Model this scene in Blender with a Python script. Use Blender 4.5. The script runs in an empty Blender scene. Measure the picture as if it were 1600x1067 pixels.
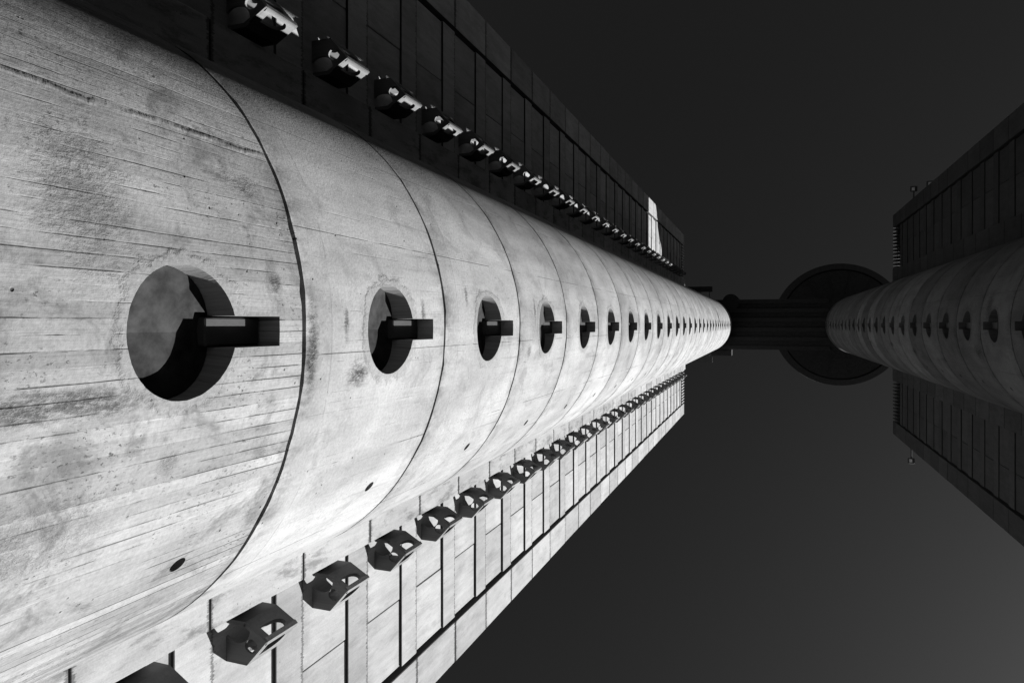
import bpy, bmesh, math, random
from mathutils import Vector, Matrix
random.seed(7)
sc = bpy.context.scene
COL = sc.collection
R_ = math.radians
EYE = 1.6                                   # camera height above the ground

# ------------------------------------------------------------------ camera
PHI = math.atan(398 / 1066.7)               # optical axis leans this far from the zenith
cam_d = bpy.data.cameras.new('camera')
cam_d.lens = 24.0; cam_d.sensor_width = 36.0; cam_d.sensor_fit = 'HORIZONTAL'
cam_d.shift_y = -26.5 / 1600
cam_d.clip_start = 0.05; cam_d.clip_end = 5000
cam = bpy.data.objects.new('camera', cam_d); COL.objects.link(cam)
s_, c_ = math.sin(PHI), math.cos(PHI)
rx = Vector((c_, 0, s_)); up = Vector((0, -1, 0)); bk = Vector((s_, 0, -c_))
M = Matrix((rx, up, bk)).transposed().to_4x4(); M.translation = (0, 0, EYE)
cam.matrix_world = M
sc.camera = cam

# ------------------------------------------------------------------ sky, sun, exposure
SUN_AZ = math.atan(0.8175)                   # from +X towards +Y
SUN_EL = math.atan(0.672)
world = bpy.data.worlds.new('World'); sc.world = world; world.use_nodes = True
wn = world.node_tree; wn.nodes.clear()
sky = wn.nodes.new('ShaderNodeTexSky'); sky.sky_type = 'NISHITA'; sky.sun_disc = False
sky.sun_elevation = SUN_EL; sky.sun_rotation = math.pi / 2 - SUN_AZ
sky.air_density = 0.3; sky.dust_density = 0.3; sky.ozone_density = 1.0
sep = wn.nodes.new('ShaderNodeSeparateColor')     # black-and-white film behind a red filter
bg = wn.nodes.new('ShaderNodeBackground'); bg.inputs['Strength'].default_value = 0.067
wo = wn.nodes.new('ShaderNodeOutputWorld')
wn.links.new(sky.outputs[0], sep.inputs[0])
flt = wn.nodes.new('ShaderNodeMath'); flt.operation = 'MULTIPLY_ADD'; flt.use_clamp = False
wn.links.new(sep.outputs[2], flt.inputs[0]); flt.inputs[1].default_value = -0.19
wn.links.new(sep.outputs[0], flt.inputs[2])
flm = wn.nodes.new('ShaderNodeMath'); flm.operation = 'MAXIMUM'; flm.inputs[1].default_value = 0.0
wn.links.new(flt.outputs[0], flm.inputs[0])
wn.links.new(flm.outputs[0], bg.inputs['Color'])
wn.links.new(bg.outputs[0], wo.inputs['Surface'])
sun_d = bpy.data.lights.new('sun', 'SUN'); sun_d.energy = 5.0; sun_d.angle = R_(0.3)
sun_d.color = (1, 1, 1)
sun = bpy.data.objects.new('sun', sun_d); COL.objects.link(sun)
sdir = Vector((math.cos(SUN_AZ) * math.cos(SUN_EL), math.sin(SUN_AZ) * math.cos(SUN_EL), math.sin(SUN_EL)))
sun.rotation_euler = sdir.to_track_quat('Z', 'Y').to_euler()
sun.location = sdir * 300
vs = sc.view_settings
vs.view_transform = 'Standard'; vs.look = 'None'; vs.gamma = 1; vs.use_curve_mapping = False
vs.exposure = 1.25
try:
    sc.cycles.max_bounces = 6; sc.cycles.diffuse_bounces = 1
except Exception:
    pass

# ------------------------------------------------------------------ layout (metres, heights above the eye)
XL, RC, YC = -7.53, 3.45, 0.06              # round stair tower of the near block
XR, YR = 10.0, 0.04                         # round stair tower of the far block
J0, HF = 5.34, 3.0                          # first ring joint, storey
WL, WR = 11.0, 13.77                        # distance of the two facades
JWL, JWR = 11.36, 10.40                     # a storey joint on each facade
TOPL, TOPR = 99.3, 90.0
W_STRIP, W_GA, W_GB, W_END, W_MID = 6.41, 10.98, 11.20, 12.69, 8.84
BRIDGE = 89.36

# ------------------------------------------------------------------ helpers
class G:
    """tiny node builder"""
    def __init__(s, name):
        s.m = bpy.data.materials.new(name); s.m.use_nodes = True
        s.t = s.m.node_tree; s.t.nodes.clear()
        s.out = s.t.nodes.new('ShaderNodeOutputMaterial')
        s.b = s.t.nodes.new('ShaderNodeBsdfPrincipled')
        s.t.links.new(s.b.outputs[0], s.out.inputs[0])
    def put(s, sock, v):
        if isinstance(v, bpy.types.NodeSocket): s.t.links.new(v, sock)
        elif v is not None: sock.default_value = v
    def m_(s, op, a, b=None, c=None, clamp=False):
        n = s.t.nodes.new('ShaderNodeMath'); n.operation = op; n.use_clamp = clamp
        s.put(n.inputs[0], a)
        if b is not None: s.put(n.inputs[1], b)
        if c is not None: s.put(n.inputs[2], c)
        return n.outputs[0]
    def add(s, a, b): return s.m_('ADD', a, b)
    def mul(s, a, b): return s.m_('MULTIPLY', a, b)
    def sub(s, a, b): return s.m_('SUBTRACT', a, b)
    def vec(s, x, y, z=0.0):
        n = s.t.nodes.new('ShaderNodeCombineXYZ')
        s.put(n.inputs[0], x); s.put(n.inputs[1], y); s.put(n.inputs[2], z); return n.outputs[0]
    def scl(s, v, k):
        n = s.t.nodes.new('ShaderNodeVectorMath'); n.operation = 'MULTIPLY'
        s.put(n.inputs[0], v); n.inputs[1].default_value = k; return n.outputs[0]
    def noise(s, v, scale=1.0, detail=4.0, rough=0.6, dist=0.0):
        n = s.t.nodes.new('ShaderNodeTexNoise'); s.put(n.inputs['Vector'], v)
        n.inputs['Scale'].default_value = scale; n.inputs['Detail'].default_value = detail
        n.inputs['Roughness'].default_value = rough; n.inputs['Distortion'].default_value = dist
        return n.outputs[0]
    def voro(s, v, scale):
        n = s.t.nodes.new('ShaderNodeTexVoronoi'); s.put(n.inputs['Vector'], v)
        n.inputs['Scale'].default_value = scale; return n.outputs['Distance'], n.outputs['Color']
    def white(s, a):
        n = s.t.nodes.new('ShaderNodeTexWhiteNoise'); n.noise_dimensions = '1D'
        s.put(n.inputs['W'], a); return n.outputs['Value']
    def ramp(s, v, lo, hi, a=0.0, b=1.0):
        n = s.t.nodes.new('ShaderNodeMapRange'); n.clamp = True; n.interpolation_type = 'SMOOTHSTEP'
        s.put(n.inputs['Value'], v); n.inputs['From Min'].default_value = lo; n.inputs['From Max'].default_value = hi
        n.inputs['To Min'].default_value = a; n.inputs['To Max'].default_value = b; return n.outputs[0]
    def pos(s):
        n = s.t.nodes.new('ShaderNodeNewGeometry'); p = s.t.nodes.new('ShaderNodeSeparateXYZ')
        s.t.links.new(n.outputs['Position'], p.inputs[0]); return p.outputs[0], p.outputs[1], p.outputs[2]
    def rnd(s):
        n = s.t.nodes.new('ShaderNodeObjectInfo'); return n.outputs['Random']
    def lerp(s, f, a, b): return s.add(a, s.mul(f, s.sub(b, a)))
    def finish(s, val, height=None, bump=1.0, rough=0.9, spec=0.2):
        n = s.t.nodes.new('ShaderNodeCombineColor')
        for i in range(3): s.put(n.inputs[i], val)
        s.t.links.new(n.outputs[0], s.b.inputs['Base Color'])
        s.b.inputs['Roughness'].default_value = rough
        s.b.inputs['Specular IOR Level'].default_value = spec
        if height is not None:
            k = s.t.nodes.new('ShaderNodeBump'); k.inputs['Strength'].default_value = 1.0
            k.inputs['Distance'].default_value = bump
            s.t.links.new(height, k.inputs['Height']); s.t.links.new(k.outputs[0], s.b.inputs['Normal'])
        return s.m

def ring_concrete(name, xc, yc, sgn, base=0.265, marks=(), ringvar=0.06):
    g = G(name); x, y, z = g.pos()
    dx = g.mul(g.sub(x, xc), sgn); dy = g.sub(y, yc)
    U = g.mul(g.m_('ARCTAN2', dy, dx), RC); V = g.sub(z, EYE)
    uv = g.vec(U, V, 0.0)
    first = g.ramp(V, J0 + 0.0, J0 + 0.05, 1.0, 0.0)            # the lowest storeys are rough board-marked
    rest = g.sub(1.0, first)
    ring = g.m_('FLOOR', g.m_('DIVIDE', g.sub(V, J0), HF))
    v = g.mul(g.m_('FRACT', g.m_('DIVIDE', g.sub(V, J0), HF)), HF)   # 0..3 in the ring
    shift = g.vec(U, V, g.mul(ring, 3.7))
    # large clouds, wet patches, soft vertical washes
    cloud = g.noise(g.scl(shift, (0.55, 0.40, 1)), 1.0, 7, 0.62, 0.4)
    wash = g.noise(g.scl(shift, (2.4, 0.35, 1)), 1.0, 5, 0.6)
    blot = g.noise(g.scl(shift, (1.7, 1.5, 1)), 1.0, 8, 0.7, 0.6)
    grain = g.noise(shift, 26.0, 3, 0.7)
    tone = g.ramp(cloud, 0.30, 0.70, 0.70, 1.12)
    tone = g.mul(tone, g.ramp(wash, 0.28, 0.72, 0.84, 1.08))
    dark = g.ramp(blot, 0.50, 0.67)
    tone = g.mul(tone, g.sub(1.0, g.mul(dark, g.lerp(first, 0.24, 0.46))))
    tone = g.mul(tone, g.ramp(grain, 0.2, 0.8, 0.85, 1.12))
    speck = g.ramp(g.noise(g.scl(shift, (1.0, 0.55, 1)), 34.0, 3, 0.75), 0.58, 0.66)
    spz = g.ramp(g.noise(g.scl(shift, (1.3, 0.9, 1)), 1.3, 6, 0.7), 0.42, 0.62)
    tone = g.mul(tone, g.sub(1.0, g.mul(g.mul(speck, spz), g.lerp(first, 0.36, 0.72))))
    # form boards: 10 cm wide, standing upright
    wob = g.mul(g.sub(g.noise(g.scl(shift, (0.8, 0.5, 1)), 1.0, 2), 0.5), 0.35)
    bu = g.add(g.m_('DIVIDE', U, 0.105), wob)
    cell = g.m_('FLOOR', bu); fr = g.m_('FRACT', bu)
    brd = g.white(g.add(cell, g.mul(ring, 17.3)))
    lmask = g.ramp(g.noise(g.scl(shift, (7.0, 0.9, 1)), 1.0, 5, 0.65), 0.46, 0.60)
    lmask2 = g.ramp(g.noise(g.scl(shift, (5.0, 0.7, 1)), 1.3, 5, 0.65), 0.54, 0.62)
    line = g.ramp(g.m_('ABSOLUTE', g.sub(fr, 0.5)), 0.435, 0.485)
    lineA = g.mul(line, lmask); lineB = g.mul(line, lmask2)
    crack = g.lerp(first, g.mul(lineB, 0.16), g.mul(lineA, 0.62))
    tone = g.mul(tone, g.sub(1.0, crack))
    tone = g.mul(tone, g.lerp(first, 1.0, g.ramp(brd, 0, 1, 0.82, 1.12)))
    pale = g.mul(g.ramp(fr, 0.02, 0.10, 1.0, 0.0), g.ramp(g.noise(g.scl(shift, (6.0, 0.8, 1)), 0.9, 5, 0.65), 0.52, 0.60))
    tone = g.mul(tone, g.add(1.0, g.mul(pale, g.lerp(first, 0.08, 0.28))))
    fib = g.noise(g.scl(shift, (60, 2.2, 1)), 1.0, 4, 0.7)
    tone = g.mul(tone, g.lerp(first, g.ramp(fib, 0.3, 0.7, 0.97, 1.03), g.ramp(fib, 0.3, 0.7, 0.90, 1.07)))
    # sheet seams of the smooth rings
    se = g.m_('ABSOLUTE', g.sub(g.m_('FRACT', g.m_('DIVIDE', g.add(U, 1.02), 1.25)), 0.5))
    smk = g.ramp(g.noise(g.scl(shift, (1, 1.1, 1)), 1.0, 3), 0.42, 0.52)
    seam = g.mul(g.mul(g.ramp(se, 0.494, 0.4975), smk), rest)
    tone = g.mul(tone, g.sub(1.0, g.mul(seam, 0.55)))
    # pour band above each joint
    band = g.mul(g.ramp(v, 0.40, 0.47, 1.0, 0.0), rest)
    tone = g.mul(tone, g.lerp(band, 1.0, 0.93))
    bl = g.mul(g.ramp(g.m_('ABSOLUTE', g.sub(v, 0.44)), 0.0, 0.016, 1.0, 0.0), g.mul(rest, smk))
    tone = g.mul(tone, g.sub(1.0, g.mul(bl, 0.25)))
    # soot just over and under the joint
    jn = g.noise(g.scl(shift, (3.5, 2.2, 1)), 1.0, 6, 0.7)
    near = g.add(g.ramp(v, 0.0, 0.42, 1.0, 0.0), g.ramp(v, 2.75, 3.0, 0.0, 0.7))
    tone = g.mul(tone, g.sub(1.0, g.mul(g.mul(near, g.ramp(jn, 0.42, 0.64)), 0.5)))
    # thin water runs below each joint
    run = g.ramp(g.noise(g.scl(shift, (11.0, 0.22, 1)), 1.0, 4, 0.7), 0.56, 0.70)
    runz = g.ramp(g.add(v, g.mul(g.sub(g.noise(g.scl(shift, (6, 0.2, 1)), 1.0, 3), 0.5), 2.6)), 1.2, 2.9)
    tone = g.mul(tone, g.sub(1.0, g.mul(g.mul(run, runz), 0.26)))
    # mortar patched round the porthole
    dv = g.sub(v, 1.61)
    d = g.m_('SQRT', g.add(g.mul(U, U), g.mul(dv, dv)))
    rag = g.add(d, g.mul(g.sub(g.noise(shift, 4.5, 6, 0.7), 0.5), 0.42))
    patch = g.ramp(rag, 0.575, 0.64, 1.0, 0.0)
    rim = g.mul(g.ramp(g.m_('ABSOLUTE', g.sub(rag, 0.625)), 0.0, 0.03, 1.0, 0.0), g.ramp(grain, 0.35, 0.6))
    tone = g.lerp(g.mul(patch, 0.8), tone, g.mul(g.ramp(grain, 0.2, 0.8, 0.60, 0.95), g.ramp(blot, 0.3, 0.7, 1.0, 0.75)))
    tone = g.mul(tone, g.sub(1.0, g.mul(g.mul(rim, g.ramp(blot, 0.4, 0.6)), 0.5)))
    # blow holes and knocked-out spots, darker than the face around them
    pd, pc = g.voro(shift, 8.0)
    psep = g.t.nodes.new('ShaderNodeSeparateColor'); g.t.links.new(pc, psep.inputs[0])
    pit = g.mul(g.ramp(pd, 0.04, 0.12, 1.0, 0.0), g.ramp(psep.outputs[0], 0.76, 0.80))
    pit = g.mul(pit, g.ramp(blot, 0.40, 0.55))
    sp = g.noise(g.scl(shift, (3.0, 1.3, 1)), 1.5, 9, 0.75, 0.3)
    spall = g.ramp(sp, 0.715, 0.74)
    tone = g.mul(tone, g.sub(1.0, g.mul(pit, 0.8)))
    tone = g.mul(tone, g.sub(1.0, g.mul(spall, 0.72)))
    tone = g.mul(tone, g.lerp(g.white(g.add(ring, 3.3)), 1.0 - ringvar, 1.0 + ringvar))
    mn = g.noise(g.scl(shift, (9.0, 4.0, 1)), 1.0, 7, 0.72)
    mfine = g.ramp(g.noise(g.scl(shift, (1.6, 0.8, 1)), 16.0, 5, 0.75), 0.34, 0.62, 0.25, 1.0)
    mkh = 0.0
    for (u0, v0, ru, rv, st) in marks:
        a = g.m_('DIVIDE', g.sub(U, u0), ru); b = g.m_('DIVIDE', g.sub(V, v0), rv)
        q = g.m_('SQRT', g.add(g.mul(a, a), g.mul(b, b)))
        k_ = g.mul(g.ramp(g.add(q, g.mul(g.sub(mn, 0.5), 2.6)), 0.05, 1.55, 1.0, 0.0), mfine)
        tone = g.mul(tone, g.sub(1.0, g.mul(k_, st))); mkh = g.add(mkh, k_)
    # leaked grout ridge along one form seam of the lowest storeys
    rd = g.m_('ABSOLUTE', g.sub(g.add(U, g.mul(g.sub(g.noise(g.scl(shift, (0.2, 2.0, 1)), 1.0, 6, 0.7), 0.5), 0.22)), -1.74))
    ridge = g.mul(g.mul(g.ramp(rd, 0.006, 0.04, 1.0, 0.0), first), g.ramp(g.noise(g.scl(shift, (1, 2.5, 1)), 1.0, 5, 0.7), 0.38, 0.6))
    tone = g.mul(tone, g.sub(1.0, g.mul(ridge, g.ramp(grain, 0.3, 0.7, 0.15, 0.62))))
    alb = g.mul(tone, g.lerp(first, base, base * 0.97))
    h = g.mul(grain, 0.004)
    h = g.add(h, g.mul(ridge, 0.008)); h = g.sub(h, g.mul(mkh, 0.010)) if marks else h
    h = g.add(h, g.mul(g.mul(brd, first), 0.006))
    h = g.sub(h, g.mul(crack, 0.012)); h = g.sub(h, g.mul(pit, 0.012)); h = g.sub(h, g.mul(spall, 0.03))
    h = g.sub(h, g.mul(seam, 0.006)); h = g.add(h, g.mul(patch, 0.006)); h = g.add(h, g.mul(blot, 0.006))
    h = g.add(h, g.mul(fib, g.lerp(first, 0.0008, 0.003)))
    return g.finish(alb, h, 1.0)

def wall_concrete(name, j0, base=0.42, smear=1.0, dirt=0.25):
    g = G(name); x, y, z = g.pos(); rnd = g.rnd()
    V = g.sub(z, EYE); sh = g.vec(y, V, g.mul(rnd, 20.0))
    cloud = g.noise(g.scl(sh, (0.6, 0.5, 1)), 1.0, 7, 0.62, 0.4)
    wash = g.noise(g.scl(sh, (4.0, 0.45, 1)), 1.0, 6, 0.65)
    grain = g.noise(sh, 24.0, 3, 0.7)
    blot = g.noise(g.scl(sh, (2.6, 0.8, 1)), 1.0, 8, 0.74, 0.15)
    tone = g.mul(g.ramp(cloud, 0.3, 0.72, 0.84, 1.08), g.ramp(wash, 0.3, 0.7, 0.88, 1.08))
    tone = g.mul(tone, g.ramp(grain, 0.2, 0.8, 0.90, 1.08))
    tone = g.mul(tone, g.ramp(rnd, 0, 1, 0.82, 1.08))
    tone = g.mul(tone, g.sub(1.0, g.mul(g.ramp(blot, 0.48, 0.66), dirt)))
    v = g.mul(g.m_('FRACT', g.m_('DIVIDE', g.sub(V, j0), HF)), HF)
    dj = g.m_('MINIMUM', v, g.sub(HF, v))
    jag = g.noise(g.scl(g.vec(y, V, 0.0), (16.0, 1.6, 1)), 1.0, 6, 0.75)
    near = g.ramp(g.sub(dj, g.mul(g.sub(jag, 0.36), 0.42)), 0.0, 0.035, 1.0, 0.0)
    tone = g.mul(tone, g.sub(1.0, g.mul(near, 0.62 * smear)))
    under = g.mul(g.ramp(v, 0.55, 0.0, 0.0, 1.0), g.ramp(g.noise(g.scl(sh, (5, 1, 1)), 1.0, 5), 0.40, 0.65))
    tone = g.mul(tone, g.sub(1.0, g.mul(under, 0.22 * smear)))
    pd, pc = g.voro(sh, 7.0)
    ps = g.t.nodes.new('ShaderNodeSeparateColor'); g.t.links.new(pc, ps.inputs[0])
    pit = g.mul(g.ramp(pd, 0.05, 0.12, 1.0, 0.0), g.ramp(ps.outputs[0], 0.86, 0.88))
    tone = g.mul(tone, g.sub(1.0, g.mul(pit, 0.6)))
    fib = g.noise(g.scl(sh, (45, 1.4, 1)), 1.0, 4, 0.7)
    tone = g.mul(tone, g.ramp(fib, 0.3, 0.7, 0.95, 1.04))
    h = g.add(g.mul(grain, 0.003), g.mul(fib, 0.003)); h = g.sub(h, g.mul(pit, 0.01)); h = g.add(h, g.mul(blot, 0.005))
    return g.finish(g.mul(tone, base), h, 1.0)

def plain(name, base, rough=0.85, spec=0.2, var=0.25, scale=3.0, metal=0.0):
    g = G(name); x, y, z = g.pos(); v = g.vec(x, y, z)
    n = g.noise(v, scale, 6, 0.65)
    g.b.inputs['Metallic'].default_value = metal
    return g.finish(g.mul(g.ramp(n, 0.25, 0.75, 1 - var, 1 + var), base), g.mul(n, 0.004), 1.0, rough, spec)

MARKS = ((0.45, 2.95, 0.10, 0.75, 0.8), (0.47, 6.29, 0.14, 0.18, 0.9), (-0.08, 6.03, 0.16, 0.04, 0.7),
         (0.19, 5.47, 0.42, 0.08, 0.85), (-1.34, 4.75, 0.10, 0.22, 0.35), (-0.44, 4.96, 0.08, 0.07, 0.6),
         (0.98, 3.9, 0.09, 0.09, 0.3), (-0.23, 7.72, 0.18, 0.05, 0.7), (-0.95, 3.2, 0.5, 0.3, 0.34),
         (1.35, 2.7, 0.30, 0.7, 0.28), (-0.5, 9.1, 0.14, 0.05, 0.6), (0.42, 11.9, 0.10, 0.10, 0.7), (-0.30, 12.2, 0.22, 0.05, 0.75))
M_RL = ring_concrete('ring_concrete_near', XL, YC, 1.0, 0.27, MARKS)
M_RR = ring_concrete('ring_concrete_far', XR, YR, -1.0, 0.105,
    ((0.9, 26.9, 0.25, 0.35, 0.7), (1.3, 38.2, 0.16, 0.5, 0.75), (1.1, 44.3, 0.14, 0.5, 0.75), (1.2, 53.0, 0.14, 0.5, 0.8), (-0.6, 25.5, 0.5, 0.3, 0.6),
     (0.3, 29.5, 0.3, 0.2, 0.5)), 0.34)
M_WL = wall_concrete('panel_concrete_near', JWL, 0.275, 1.0, 0.18)
M_SL = wall_concrete('strip_concrete_near', JWL - 0.45, 0.275, 1.0, 0.5)
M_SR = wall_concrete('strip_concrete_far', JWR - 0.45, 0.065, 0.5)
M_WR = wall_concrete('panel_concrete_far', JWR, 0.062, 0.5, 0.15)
M_TUB = wall_concrete('tub_concrete', JWL, 0.17, 0.0)
M_BACK = plain('joint_backing_and_shade', 0.03)  # joint backing, also the colour of the strips standing in for shade
M_PANE = plain('dusty_pane', 0.026, 0.8, 0.1, 0.75, 3.5)
M_PANE2 = plain('pale_pane', 0.04, 0.7, 0.15, 0.3, 2.0)
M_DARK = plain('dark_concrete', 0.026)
M_STEEL = plain('painted_steel', 0.03, 0.6, 0.3, 0.15, 5.0)
M_GLASS = plain('tinted_window', 0.02, 0.12, 0.5, 0.1, 1.0)
M_LENS = plain('lamp_lens', 0.55, 0.25, 0.5, 0.05, 5.0)
M_ASPH = plain('asphalt', 0.055, 0.95, 0.1, 0.25, 1.5)
M_PAVE = plain('paving', 0.10, 0.9, 0.1, 0.25, 2.0)

def new_obj(name, me, parent=None, loc=(0, 0, 0), label=None, cat=None, group=None, kind=None):
    o = bpy.data.objects.new(name, me); COL.objects.link(o); o.location = loc
    if parent is not None: o.parent = parent
    if label: o['label'] = label
    if cat: o['category'] = cat
    if group: o['group'] = group
    if kind: o['kind'] = kind
    return o
def thing(name, label, cat, loc, group=None):
    return new_obj(name, None, None, loc, label, cat, group)
def bx(bm, x0, x1, y0, y1, z0, z1):
    vs_ = [bm.verts.new((x, y, z)) for x in (x0, x1) for y in (y0, y1) for z in (z0, z1)]
    for f in ((0, 1, 3, 2), (4, 6, 7, 5), (0, 4, 5, 1), (2, 3, 7, 6), (0, 2, 6, 4), (1, 5, 7, 3)):
        bm.faces.new([vs_[i] for i in f])
def mesh(bm, name, mat, bevel=0.0, smooth=False):
    bmesh.ops.recalc_face_normals(bm, faces=bm.faces[:])
    if bevel:
        bmesh.ops.bevel(bm, geom=bm.edges[:], offset=bevel, segments=1, affect='EDGES', profile=0.5)
    me = bpy.data.meshes.new(name); bm.to_mesh(me); bm.free()
    me.materials.append(mat)
    if smooth:
        for p in me.polygons: p.use_smooth = True
    return me
def box_mesh(name, mat, x0, x1, y0, y1, z0, z1, bevel=0.012):
    bm = bmesh.new(); bx(bm, min(x0, x1), max(x0, x1), min(y0, y1), max(y0, y1), z0, z1)
    return mesh(bm, name, mat, bevel)
def prism(bm, pts, z0, z1):
    lo = [bm.verts.new((p[0], p[1], z0)) for p in pts]; hi = [bm.verts.new((p[0], p[1], z1)) for p in pts]
    n = len(pts)
    bm.faces.new(lo[::-1]); bm.faces.new(hi)
    for i in range(n): bm.faces.new((lo[i], lo[(i + 1) % n], hi[(i + 1) % n], hi[i]))
def lathe(bm, prof, seg=96, cx=0, cy=0):
    """closed profile of (r, z) turned about the vertical"""
    rows = []
    for k in range(seg):
        a = 2 * math.pi * k / seg
        rows.append([bm.verts.new((cx + r * math.cos(a), cy + r * math.sin(a), z)) for r, z in prof])
    n = len(prof)
    for k in range(seg):
        A, B = rows[k], rows[(k + 1) % seg]
        for i in range(n):
            j = (i + 1) % n
            bm.faces.new((A[i], B[i], B[j], A[j]))
def tube(bm, p, q, r, seg=8):
    p, q = Vector(p), Vector(q); d = (q - p).normalized()
    a = d.orthogonal().normalized(); b = d.cross(a)
    c0 = [bm.verts.new(p + r * (math.cos(2 * math.pi * i / seg) * a + math.sin(2 * math.pi * i / seg) * b)) for i in range(seg)]
    c1 = [bm.verts.new(v.co + (q - p)) for v in c0]
    bm.faces.new(c0[::-1]); bm.faces.new(c1)
    for i in range(seg): bm.faces.new((c0[i], c0[(i + 1) % seg], c1[(i + 1) % seg], c1[i]))
def cut(target, cutters):
    """carve cutter meshes out of a mesh and return the new mesh"""
    o = bpy.data.objects.new('carved', target); COL.objects.link(o)
    ks = []
    for cm in cutters:
        k = bpy.data.objects.new('cutter', cm); COL.objects.link(k); ks.append(k)
        md = o.modifiers.new('b', 'BOOLEAN'); md.operation = 'DIFFERENCE'; md.solver = 'EXACT'; md.object = k
    dg = bpy.context.evaluated_depsgraph_get(); dg.update()
    me = bpy.data.meshes.new_from_object(o.evaluated_get(dg))
    bpy.data.objects.remove(o)
    for k in ks: bpy.data.objects.remove(k)
    return me
def radial_normals(me, r):
    """round shading on the outer skin only, crisp edges elsewhere"""
    for p in me.polygons: p.use_smooth = True
    out = []
    for p in me.polygons:
        fn = p.normal
        for li in p.loop_indices:
            co = me.vertices[me.loops[li].vertex_index].co
            rad = Vector((co.x, co.y, 0))
            if abs(rad.length - r) < 0.02 and rad.length > 0 and abs(fn.dot(rad.normalized())) > 0.95:
                n = rad.normalized()
                out.append(n if fn.dot(n) > 0 else -n)
            else: out.append(fn.copy())
    me.normals_split_custom_set(out)

# ------------------------------------------------------------------ ground
bm = bmesh.new(); bmesh.ops.create_grid(bm, x_segments=8, y_segments=8, size=2500)
new_obj('ground', mesh(bm, 'ground', M_ASPH), kind='structure')
bm = bmesh.new(); bx(bm, -10.8, 13.5, -12.6, 12.6, -0.2, 0.12)
new_obj('pavement', mesh(bm, 'pavement', M_PAVE, 0.02), kind='structure')

# ------------------------------------------------------------------ round stair towers
def ring_mesh(sgn, mat, seed=0):
    r = RC; g2 = 0.0275; rg_ = random.Random(seed)
    bm = bmesh.new()
    lathe(bm, [(r, -HF + g2), (r, -g2), (r - 0.6, -g2), (r - 0.6, -HF + g2)], 176)
    bmesh.ops.recalc_face_normals(bm, faces=bm.faces[:])
    me = bpy.data.meshes.new('core_ring'); bm.to_mesh(me); bm.free()
    zc = -1.39
    bm = bmesh.new()                                      # round porthole recess
    bmesh.ops.create_cone(bm, cap_ends=True, segments=88, radius1=0.515, radius2=0.515, depth=1.0,
                          matrix=Matrix.Translation((sgn * (r - 0.42 + 0.5), 0, zc)) @ Matrix.Rotation(math.pi / 2, 4, 'Y'))
    c1 = bpy.data.meshes.new('c'); bm.to_mesh(c1); bm.free()
    bm = bmesh.new(); xa, xb = sorted((sgn * (r - 0.40), sgn * (r + 0.6)))
    bx(bm, xa, xb, -0.131, 0.131, zc + 0.3, -0.345)        # slot over it
    bmesh.ops.recalc_face_normals(bm, faces=bm.faces[:])
    c2 = bpy.data.meshes.new('c'); bm.to_mesh(c2); bm.free()
    a = R_(35.2); d = Vector((sgn * math.cos(a), math.sin(a), 0))
    bm = bmesh.new()                                      # small weep hole
    bmesh.ops.create_cone(bm, cap_ends=True, segments=20, radius1=0.075, radius2=0.075, depth=0.7,
                          matrix=Matrix.Translation(d * r + Vector((0, 0, -0.88))) @ d.to_track_quat('Z', 'Y').to_matrix().to_4x4())
    c3 = bpy.data.meshes.new('c'); bm.to_mesh(c3); bm.free()
    out = cut(me, [c1, c2, c3]); out.name = 'core_ring'
    out.materials.clear(); out.materials.append(mat)
    ph = [rg_.uniform(0, 6.28) for _ in range(6)]
    for v in out.vertices:                                 # uneven joint lips and chipped porthole rims
        rr = math.hypot(v.co.x, v.co.y)
        if abs(rr - r) > 0.02: continue
        th = math.atan2(v.co.y, v.co.x)
        if v.co.z > -g2 - 0.001 or v.co.z < -HF + g2 + 0.001:
            w = 0.006 * math.sin(9 * th + ph[0]) + 0.005 * math.sin(23 * th + ph[1]) + rg_.uniform(-0.006, 0.006)
            if rg_.random() < 0.05: w -= 0.016 if v.co.z > -1 else -0.016
            v.co.z += w
        elif v.co.x * sgn > 0 and math.hypot(v.co.y, v.co.z - zc) < 0.56:
            k = 1 + rg_.uniform(-0.002, 0.004)
            v.co.y *= k; v.co.z = zc + (v.co.z - zc) * k
    radial_normals(out, r)
    return out
def vent_mesh(sgn):
    """dark steel vent box let into the slot over the porthole"""
    bm = bmesh.new(); xa, xb = sorted((sgn * (RC - 0.395), sgn * (RC - 0.22)))
    bx(bm, xa, xb, -0.118, 0.118, -0.99, -0.36)
    return mesh(bm, 'vent_box', M_STEEL, 0.012)
def pane_mesh(sgn, depth=0.40, mat=None):
    # a shallow two-leaf cover, folded along its upright middle
    bm = bmesh.new(); n = 48; xr = sgn * (RC - depth)
    for x0 in (0.0,):
        rim = [(0.51 * math.sin(2 * math.pi * i / n), 0.51 * math.cos(2 * math.pi * i / n)) for i in range(n)]
        fr = [bm.verts.new((xr - sgn * 0.075 * (1 - abs(y) / 0.51), y, -1.39 + z)) for y, z in rim]
        bk_ = [bm.verts.new((xr - sgn * 0.12, y, -1.39 + z)) for y, z in rim]
        h = n // 2
        bm.faces.new(fr[0:h + 1]); bm.faces.new(fr[h:] + [fr[0]])
        bm.faces.new(bk_[::-1])
        for i in range(n): bm.faces.new((fr[i], bk_[i], bk_[(i + 1) % n], fr[(i + 1) % n]))
    return mesh(bm, 'porthole_pane', mat or M_PANE)

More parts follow.
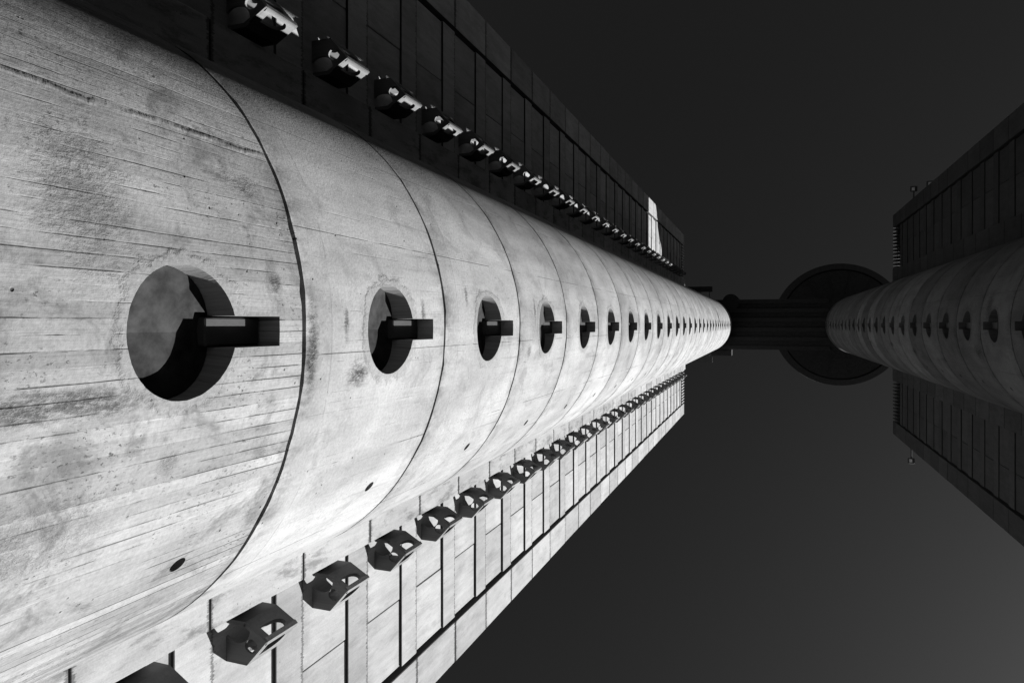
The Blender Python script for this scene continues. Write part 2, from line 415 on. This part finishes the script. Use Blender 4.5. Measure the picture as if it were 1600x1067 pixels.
def stair_tower(xc, yc, sgn, mat, label, ztop):
    t = thing('stair_tower', label, 'stair tower', (xc, yc, 0), None)
    rms = [ring_mesh(sgn, mat, 11 + i) for i in range(4)]; vm = vent_mesh(sgn)
    pm, pm1, pm2 = pane_mesh(sgn, 0.30), pane_mesh(sgn, 0.235), pane_mesh(sgn, 0.16, M_PANE2)
    bm = bmesh.new()
    lathe(bm, [(RC - 0.05, 0.0), (RC - 0.05, ztop + EYE - 0.1), (RC - 0.30, ztop + EYE - 0.1), (RC - 0.30, 0.0)], 128)
    shaft = mesh(bm, 'shaft', M_BACK)
    # the shaft must not close the portholes: it is only a set of narrow hoops behind the joints
    bpy.data.meshes.remove(shaft)
    bm = bmesh.new()
    k = -1; zj = J0 - HF
    while J0 + k * HF < ztop - 0.2:
        z = J0 + k * HF + EYE
        lathe(bm, [(RC - 0.06, z - 0.06), (RC - 0.06, z + 0.06), (RC - 0.3, z + 0.06), (RC - 0.3, z - 0.06)], 128)
        k += 1
    new_obj('joint_hoops', mesh(bm, 'joint_hoops', M_BACK), t, kind='stuff')
    k = -2
    while J0 + k * HF <= ztop + 0.01:
        rg = new_obj('core_ring', rms[(k * 7 + 3) % 4], t, (0, 0, J0 + k * HF + EYE))
        new_obj('porthole_pane', pm1 if k < 3 else (pm2 if k < 8 and sgn > 0 else pm), rg)
        new_obj('vent_box', vm, rg)
        k += 1
    return t
stair_left = stair_tower(XL, YC, 1, M_RL, 'sunlit pale concrete round stair tower with a row of round portholes', BRIDGE)
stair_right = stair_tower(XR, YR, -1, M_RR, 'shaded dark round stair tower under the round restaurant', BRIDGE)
bm = bmesh.new()
lathe(bm, [(3.2, BRIDGE + EYE), (3.2, 112 + EYE), (2.8, 112 + EYE), (2.8, BRIDGE + EYE)], 64)
new_obj('neck', mesh(bm, 'neck', M_DARK, 0, False), stair_right)

# ------------------------------------------------------------------ slab towers
def facade(t, sgn, D, mat, smat, jw, top, tubs):
    """sgn: +1 facade looks towards +X (near block), -1 towards -X. Local x = 0 on the facade plane."""
    o = lambda d: -sgn * d                      # d metres behind the facade plane
    kmax = int((top - 3.2 - jw) // HF)
    base_z = 0.0
    pcs = {}
    for sy in (1, -1):
        pcs[sy] = dict(
            panA=box_mesh('facade_panel', mat, o(0.07), o(0.36), sy * (W_STRIP + 0.012), sy * (W_MID - 0.018), -HF + 0.02, -1.0),
            panB=box_mesh('facade_panel', mat, o(0.07), o(0.36), sy * (W_MID + 0.018), sy * W_GA, -HF + 0.02, -1.0),
            span=box_mesh('spandrel', mat, o(0.0), o(0.37), sy * (W_STRIP + 0.008), sy * (W_GA + 0.02), -1.02, -0.02),
            soffit_shade=box_mesh('soffit_shade_strip', M_BACK, o(0.004), o(0.068), sy * (W_STRIP + 0.01), sy * W_GA, -1.034, -1.022, 0),  # near-black strip standing in for shade under the spandrel
            edge=box_mesh('edge_panel', mat, o(0.0), o(0.9), sy * W_GB, sy * W_END, -HF + 0.012, -0.012),
            strip=box_mesh('strip_panel', smat, o(-0.35), o(0.36), sy * 0.02, sy * 6.25, -HF + 0.02, -0.02))
    k = int(math.ceil(-jw / HF)); jr = random.Random(5)
    J = lambda: (jr.uniform(-0.012, 0.012), 0, jr.uniform(-0.006, 0.006))
    jz = lambda z: (lambda q: (q[0], 0, z + q[2]))(J())
    while k <= kmax + 1:
        z = jw + k * HF + EYE
        for sy in (1, -1):
            p = pcs[sy]
            if k <= kmax:
                new_obj('facade_panel', p['panA'], t, jz(z)); new_obj('facade_panel', p['panB'], t, jz(z))
                new_obj('spandrel', p['span'], t, (0, 0, z))
                new_obj('soffit_shade_strip', p['soffit_shade'], t, (0, 0, z))
            if jw + k * HF < top - 0.8:
                new_obj('edge_panel', p['edge'], t, jz(z))
                new_obj('strip_panel', p['strip'], t, (0, 0, z - 0.45))
            if tubs and 4 <= jw + k * HF and k <= kmax - 1:
                new_obj('planter_tub', tubs[sy], t, (0, 0, z))
        k += 1
    zl = jw + kmax * HF + EYE                    # louvre storey under the roof
    ze = zl + HF * (1 if jw + (kmax + 1) * HF < top - 0.8 else 0)
    for sy in (1, -1):
        new_obj('edge_cap', box_mesh('edge_cap', mat, o(0.0), o(0.9), sy * W_GB, sy * W_END, ze + 0.012, top + EYE), t)
        new_obj('strip_cap', box_mesh('strip_cap', smat, o(-0.35), o(0.36), sy * 0.02, sy * 4.6, ze - 0.43, top + EYE - 0.3), t)
    bm = bmesh.new()
    for sy in (1, -1):
        w = 4.8
        while w < W_GA - 0.05:
            ya, yb = sorted((sy * w, sy * (w + 0.15)))
            x0, x1 = sorted((o(-0.02), o(0.75)))
            bx(bm, x0, x1, ya, yb, max(zl + 0.25, top + EYE - 3.0), top + EYE - 0.05)
            w += 0.40
    new_obj('louvre_fins', mesh(bm, 'louvre_fins', mat), t, kind='stuff')
    for sy in (1, -1):
        new_obj('groove_shade', box_mesh('groove_shade', M_BACK, o(0.02), o(0.33), sy * (W_GB - 0.014), sy * (W_GB - 0.003), 0.0, top + EYE - 0.2, 0), t)  # thin dark sheet painting shade onto the groove's side face
    # the body behind the cladding
    bm = bmesh.new(); x0, x1 = sorted((o(0.34), o(13.0)))
    bx(bm, x0, x1, -W_END + 0.05, W_END - 0.05, 0.0, zl + 0.3)
    new_obj('body', mesh(bm, 'body', M_BACK), t)
    bm = bmesh.new(); x0, x1 = sorted((o(1.0), o(13.0)))
    bx(bm, x0, x1, -W_END + 0.06, W_END - 0.06, zl + 0.3, top + EYE - 0.1)
    new_obj('roof_storey', mesh(bm, 'roof_storey', M_DARK), t)
    # blank end walls
    for sy in (1, -1):
        new_obj('end_wall', box_mesh('end_wall', mat, o(0.91), o(13.0), sy * (W_END - 0.04), sy * (W_END - 0.003), 0.0, top + EYE), t)

def plate_with_arch(bm, p, q, z0, z1, th, u0, u1, vtop, inward):
    """upright plate from plan point p to q with an arched cut-out between u0..u1 open to height vtop"""
    p, q = Vector(p), Vector(q); L = (q - p).length; d = (q - p) / L; n = Vector((-d.y, d.x)) * inward
    H = z1 - z0; zb = z0 + 0.16
    cu, ru = (u0 + u1) / 2 * L, (u1 - u0) / 2 * L
    arch = [(cu - ru * math.cos(math.pi * i / 10), zb + 0.30 + (vtop - zb - 0.30) * math.sin(math.pi * i / 10)) for i in range(11)]
    hole = [(cu - ru, zb)] + arch + [(cu + ru, zb)]
    def quads(poly_list):
        for poly in poly_list:
            a = [bm.verts.new((p.x + d.x * u, p.y + d.y * u, z)) for u, z in poly]
            b = [bm.verts.new((v.co.x + n.x * th, v.co.y + n.y * th, v.co.z)) for v in a]
            bm.faces.new(a); bm.faces.new(b[::-1])
            for i in range(len(a)):
                j = (i + 1) % len(a); bm.faces.new((a[j], a[i], b[i], b[j]))
    pol = [[(0, z0), (L, z0), (L, zb), (0, zb)],
           [(0, zb), (cu - ru, zb), (cu - ru, z1), (0, z1)],
           [(cu + ru, zb), (L, zb), (L, z1), (cu + ru, z1)]]
    for i in range(10):
        a, b = arch[i], arch[i + 1]
        pol.append([a, b, (b[0], z1), (a[0], z1)])
    quads(pol)
def solid_plate(bm, p, q, z0, z1, th, inward):
    p, q = Vector(p), Vector(q); d = (q - p).normalized(); n = Vector((-d.y, d.x)) * inward * th
    pts = [p, q, q + n, p + n]
    if inward < 0: pts = pts[::-1]
    prism(bm, [(v.x, v.y) for v in pts], z0, z1)
def tub_mesh(sy, mat):
    """half-hexagon planter tub hung on the near facade (local x = 0 on the facade, +x towards the viewer)"""
    bm = bmesh.new(); z0, z1 = 0.50, 1.50
    def P(out, w): return (out, sy * w)
    w0, I, N, A, B = P(-0.10, 6.45), P(0.40, 6.45), P(1.0, 6.78), P(0.48, 7.36), P(-0.10, 7.36)
    inw = 1 if sy > 0 else -1
    solid_plate(bm, w0, I, z0, z1, 0.10, inw)
    plate_with_arch(bm, I, N, z0, z1, 0.11, 0.42, 0.90, z0 + 0.80, inw)
    plate_with_arch(bm, N, A, z0, z1, 0.11, 0.16, 0.74, z0 + 0.80, inw)
    plate_with_arch(bm, A, B, z0, z1, 0.10, 0.30, 0.70, z0 + 0.6, inw)
    fl = [w0, I, N, A, B]
    if sy < 0: fl = fl[::-1]
    fm = bmesh.new(); prism(fm, fl, z0 - 0.05, z0 + 0.01)
    bmesh.ops.recalc_face_normals(fm, faces=fm.faces[:])
    f0 = bpy.data.meshes.new('f'); fm.to_mesh(f0); fm.free()
    cs = []
    for out, w, ro, rw in ((0.20, 6.62, 0.36, 0.30), (0.60, 6.93, 0.17, 0.15)):
        cm = bmesh.new()
        bmesh.ops.create_cone(cm, cap_ends=True, segments=20, radius1=1, radius2=1, depth=0.6,
                              matrix=Matrix.Translation((out, sy * w, z0)) @ Matrix.Diagonal((ro, rw, 1, 1)))
        c_m = bpy.data.meshes.new('c'); cm.to_mesh(c_m); cm.free(); cs.append(c_m)
    bm.from_mesh(cut(f0, cs))
    bmesh.ops.triangulate(bm, faces=[f for f in bm.faces if len(f.verts) > 4])
    return mesh(bm, 'planter_tub', mat)

tower_left = thing('tower_block', 'tall slab tower block with sunlit panels and planter tubs behind the pale stair tower', 'tower block', (-WL, 0, 0))
facade(tower_left, 1, WL, M_WL, M_SL, JWL, TOPL, {1: tub_mesh(1, M_TUB), -1: tub_mesh(-1, M_TUB)})
tower_right = thing('tower_block', 'lower slab tower block wholly in shade behind the dark stair tower', 'tower block', (WR, 0, 0))
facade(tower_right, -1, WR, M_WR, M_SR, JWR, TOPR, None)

# ------------------------------------------------------------------ bridge between the two
BZ = BRIDGE + EYE
br = thing('sky_bridge', 'dark bridge high overhead joining the two round stair towers', 'bridge', (0, 0, BZ))
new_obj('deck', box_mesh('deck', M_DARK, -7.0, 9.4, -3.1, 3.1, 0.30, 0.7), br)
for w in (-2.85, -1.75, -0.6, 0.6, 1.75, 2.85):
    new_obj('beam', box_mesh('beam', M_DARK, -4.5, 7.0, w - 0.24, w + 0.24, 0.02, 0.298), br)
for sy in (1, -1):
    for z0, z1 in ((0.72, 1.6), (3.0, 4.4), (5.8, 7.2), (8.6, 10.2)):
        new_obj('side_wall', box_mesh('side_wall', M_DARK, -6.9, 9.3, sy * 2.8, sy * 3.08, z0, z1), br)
    for z0, z1 in ((1.6, 3.0), (4.4, 5.8), (7.2, 8.6)):  # top row: unseen storey added to keep sun off the near facade
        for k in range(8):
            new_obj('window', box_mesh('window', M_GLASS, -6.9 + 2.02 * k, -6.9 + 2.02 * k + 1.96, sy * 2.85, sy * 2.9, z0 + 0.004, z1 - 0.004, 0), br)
new_obj('roof', box_mesh('roof', M_DARK, -7.0, 9.4, -3.15, 3.15, 10.22, 10.6), br)  # roof raised out of sight to block sun
bm = bmesh.new(); lathe(bm, [(1.0, 0.0), (1.0, 6.0), (0.05, 6.0), (0.05, 0.0)], 40, -4.2, -2.80)
new_obj('round_duct', mesh(bm, 'round_duct', M_DARK), br)
new_obj('landing', box_mesh('landing', M_DARK, -6.6, -4.15, 3.2, 3.95, 0.9, 3.2), br)

# ------------------------------------------------------------------ restaurant disc on the far stair tower
RZ = 111.0 + EYE
rs = thing('revolving_restaurant', 'black round restaurant disc crowning the far stair tower', 'restaurant', (XR, 0, RZ))
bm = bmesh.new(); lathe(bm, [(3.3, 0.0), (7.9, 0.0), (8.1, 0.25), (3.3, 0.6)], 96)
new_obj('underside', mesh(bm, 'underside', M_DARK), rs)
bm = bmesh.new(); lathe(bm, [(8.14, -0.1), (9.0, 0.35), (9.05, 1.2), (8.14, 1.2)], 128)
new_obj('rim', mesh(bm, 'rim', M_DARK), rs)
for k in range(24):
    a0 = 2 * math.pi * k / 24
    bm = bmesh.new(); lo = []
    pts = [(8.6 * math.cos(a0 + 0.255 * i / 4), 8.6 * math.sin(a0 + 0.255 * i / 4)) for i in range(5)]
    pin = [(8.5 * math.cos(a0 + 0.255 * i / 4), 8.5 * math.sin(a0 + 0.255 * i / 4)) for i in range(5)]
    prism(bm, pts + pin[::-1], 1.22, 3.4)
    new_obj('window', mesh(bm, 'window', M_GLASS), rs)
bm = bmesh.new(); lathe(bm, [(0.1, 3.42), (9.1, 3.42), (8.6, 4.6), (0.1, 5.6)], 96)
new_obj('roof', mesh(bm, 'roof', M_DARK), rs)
for k in range(16):
    a0 = 2 * math.pi * (k + 0.5) / 16
    d = Vector((math.cos(a0), math.sin(a0), 0))
    bm = bmesh.new(); n = Vector((-d.y, d.x, 0)) * 0.09
    pts = [(d * 3.4 - n).to_2d(), (d * 7.8 - n).to_2d(), (d * 7.8 + n).to_2d(), (d * 3.4 + n).to_2d()]
    prism(bm, [(p.x, p.y) for p in pts], -0.06, -0.003)
    new_obj('rib', mesh(bm, 'rib', M_DARK), rs)

# ------------------------------------------------------------------ service platforms beside the near stair tower's top
for sy, lab in ((-1, 'steel service platform beside the stair tower top on the shaded side'),
                (1, 'steel service platform beside the stair tower top on the sunlit side')):
    p = thing('service_platform', lab, 'platform', (XL, sy * 4.5, 90.3 + EYE), 'service platforms at the stair tower top')
    new_obj('deck', box_mesh('deck', M_STEEL, -3.2, 1.05, -0.35, 0.35, -0.1, 0.1), p)
    for xx in (-2.0, -0.4, 0.7):
        bm = bmesh.new(); bx(bm, xx - 0.04, xx + 0.04, *sorted((-sy * 0.35, -sy * 1.6)), -0.06, 0.06)
        new_obj('strut', mesh(bm, 'strut', M_STEEL), p)
    bm = bmesh.new()
    tube(bm, (-3.2, sy * 0.32, 1.1), (1.0, sy * 0.32, 1.1), 0.03)
    for xx in (-3.1, -1.7, -0.3, 0.95): tube(bm, (xx, sy * 0.32, 0.1), (xx, sy * 0.32, 1.1), 0.025)
    new_obj('railing', mesh(bm, 'railing', M_STEEL), p)

# ------------------------------------------------------------------ floodlights on arms at the far block
def floodlight(label, x, w_edge, w_box, h, tilt):
    sy = 1 if w_box > 0 else -1
    t = thing('floodlight', label, 'floodlight', (x, w_edge, h + EYE), 'floodlights on arms at the roof edge')
    L = abs(w_box - w_edge)
    bm = bmesh.new(); tube(bm, (0, 0, 0), (0, sy * (L - 0.2), 0), 0.07)
    new_obj('arm', mesh(bm, 'arm', M_STEEL), t)
    bm = bmesh.new(); bx(bm, -0.30, 0.30, -0.28, 0.28, -0.2, 0.2)
    o = new_obj('lamp_box', mesh(bm, 'lamp_box', M_STEEL, 0.04), t, (0, sy * L, 0)); o.rotation_euler = (tilt, 0, 0)
    new_obj('lens', box_mesh('lens', M_LENS, -0.22, 0.05, -0.16, 0.16, -0.215, -0.203, 0), o)
floodlight('box floodlight on a long thin arm at the far block, on the darker sky side', WR + 0.4, -W_END + 0.02, -13.93, 80.2, 0.2)
floodlight('box floodlight held close to the far block edge without a visible arm', WR + 0.6, -W_END + 0.02, -13.15, 73.6, 0.1)
floodlight('box floodlight on a long thin arm at the far block, on the brighter sky side', WR + 0.4, W_END - 0.02, 14.25, 81.5, -0.25)
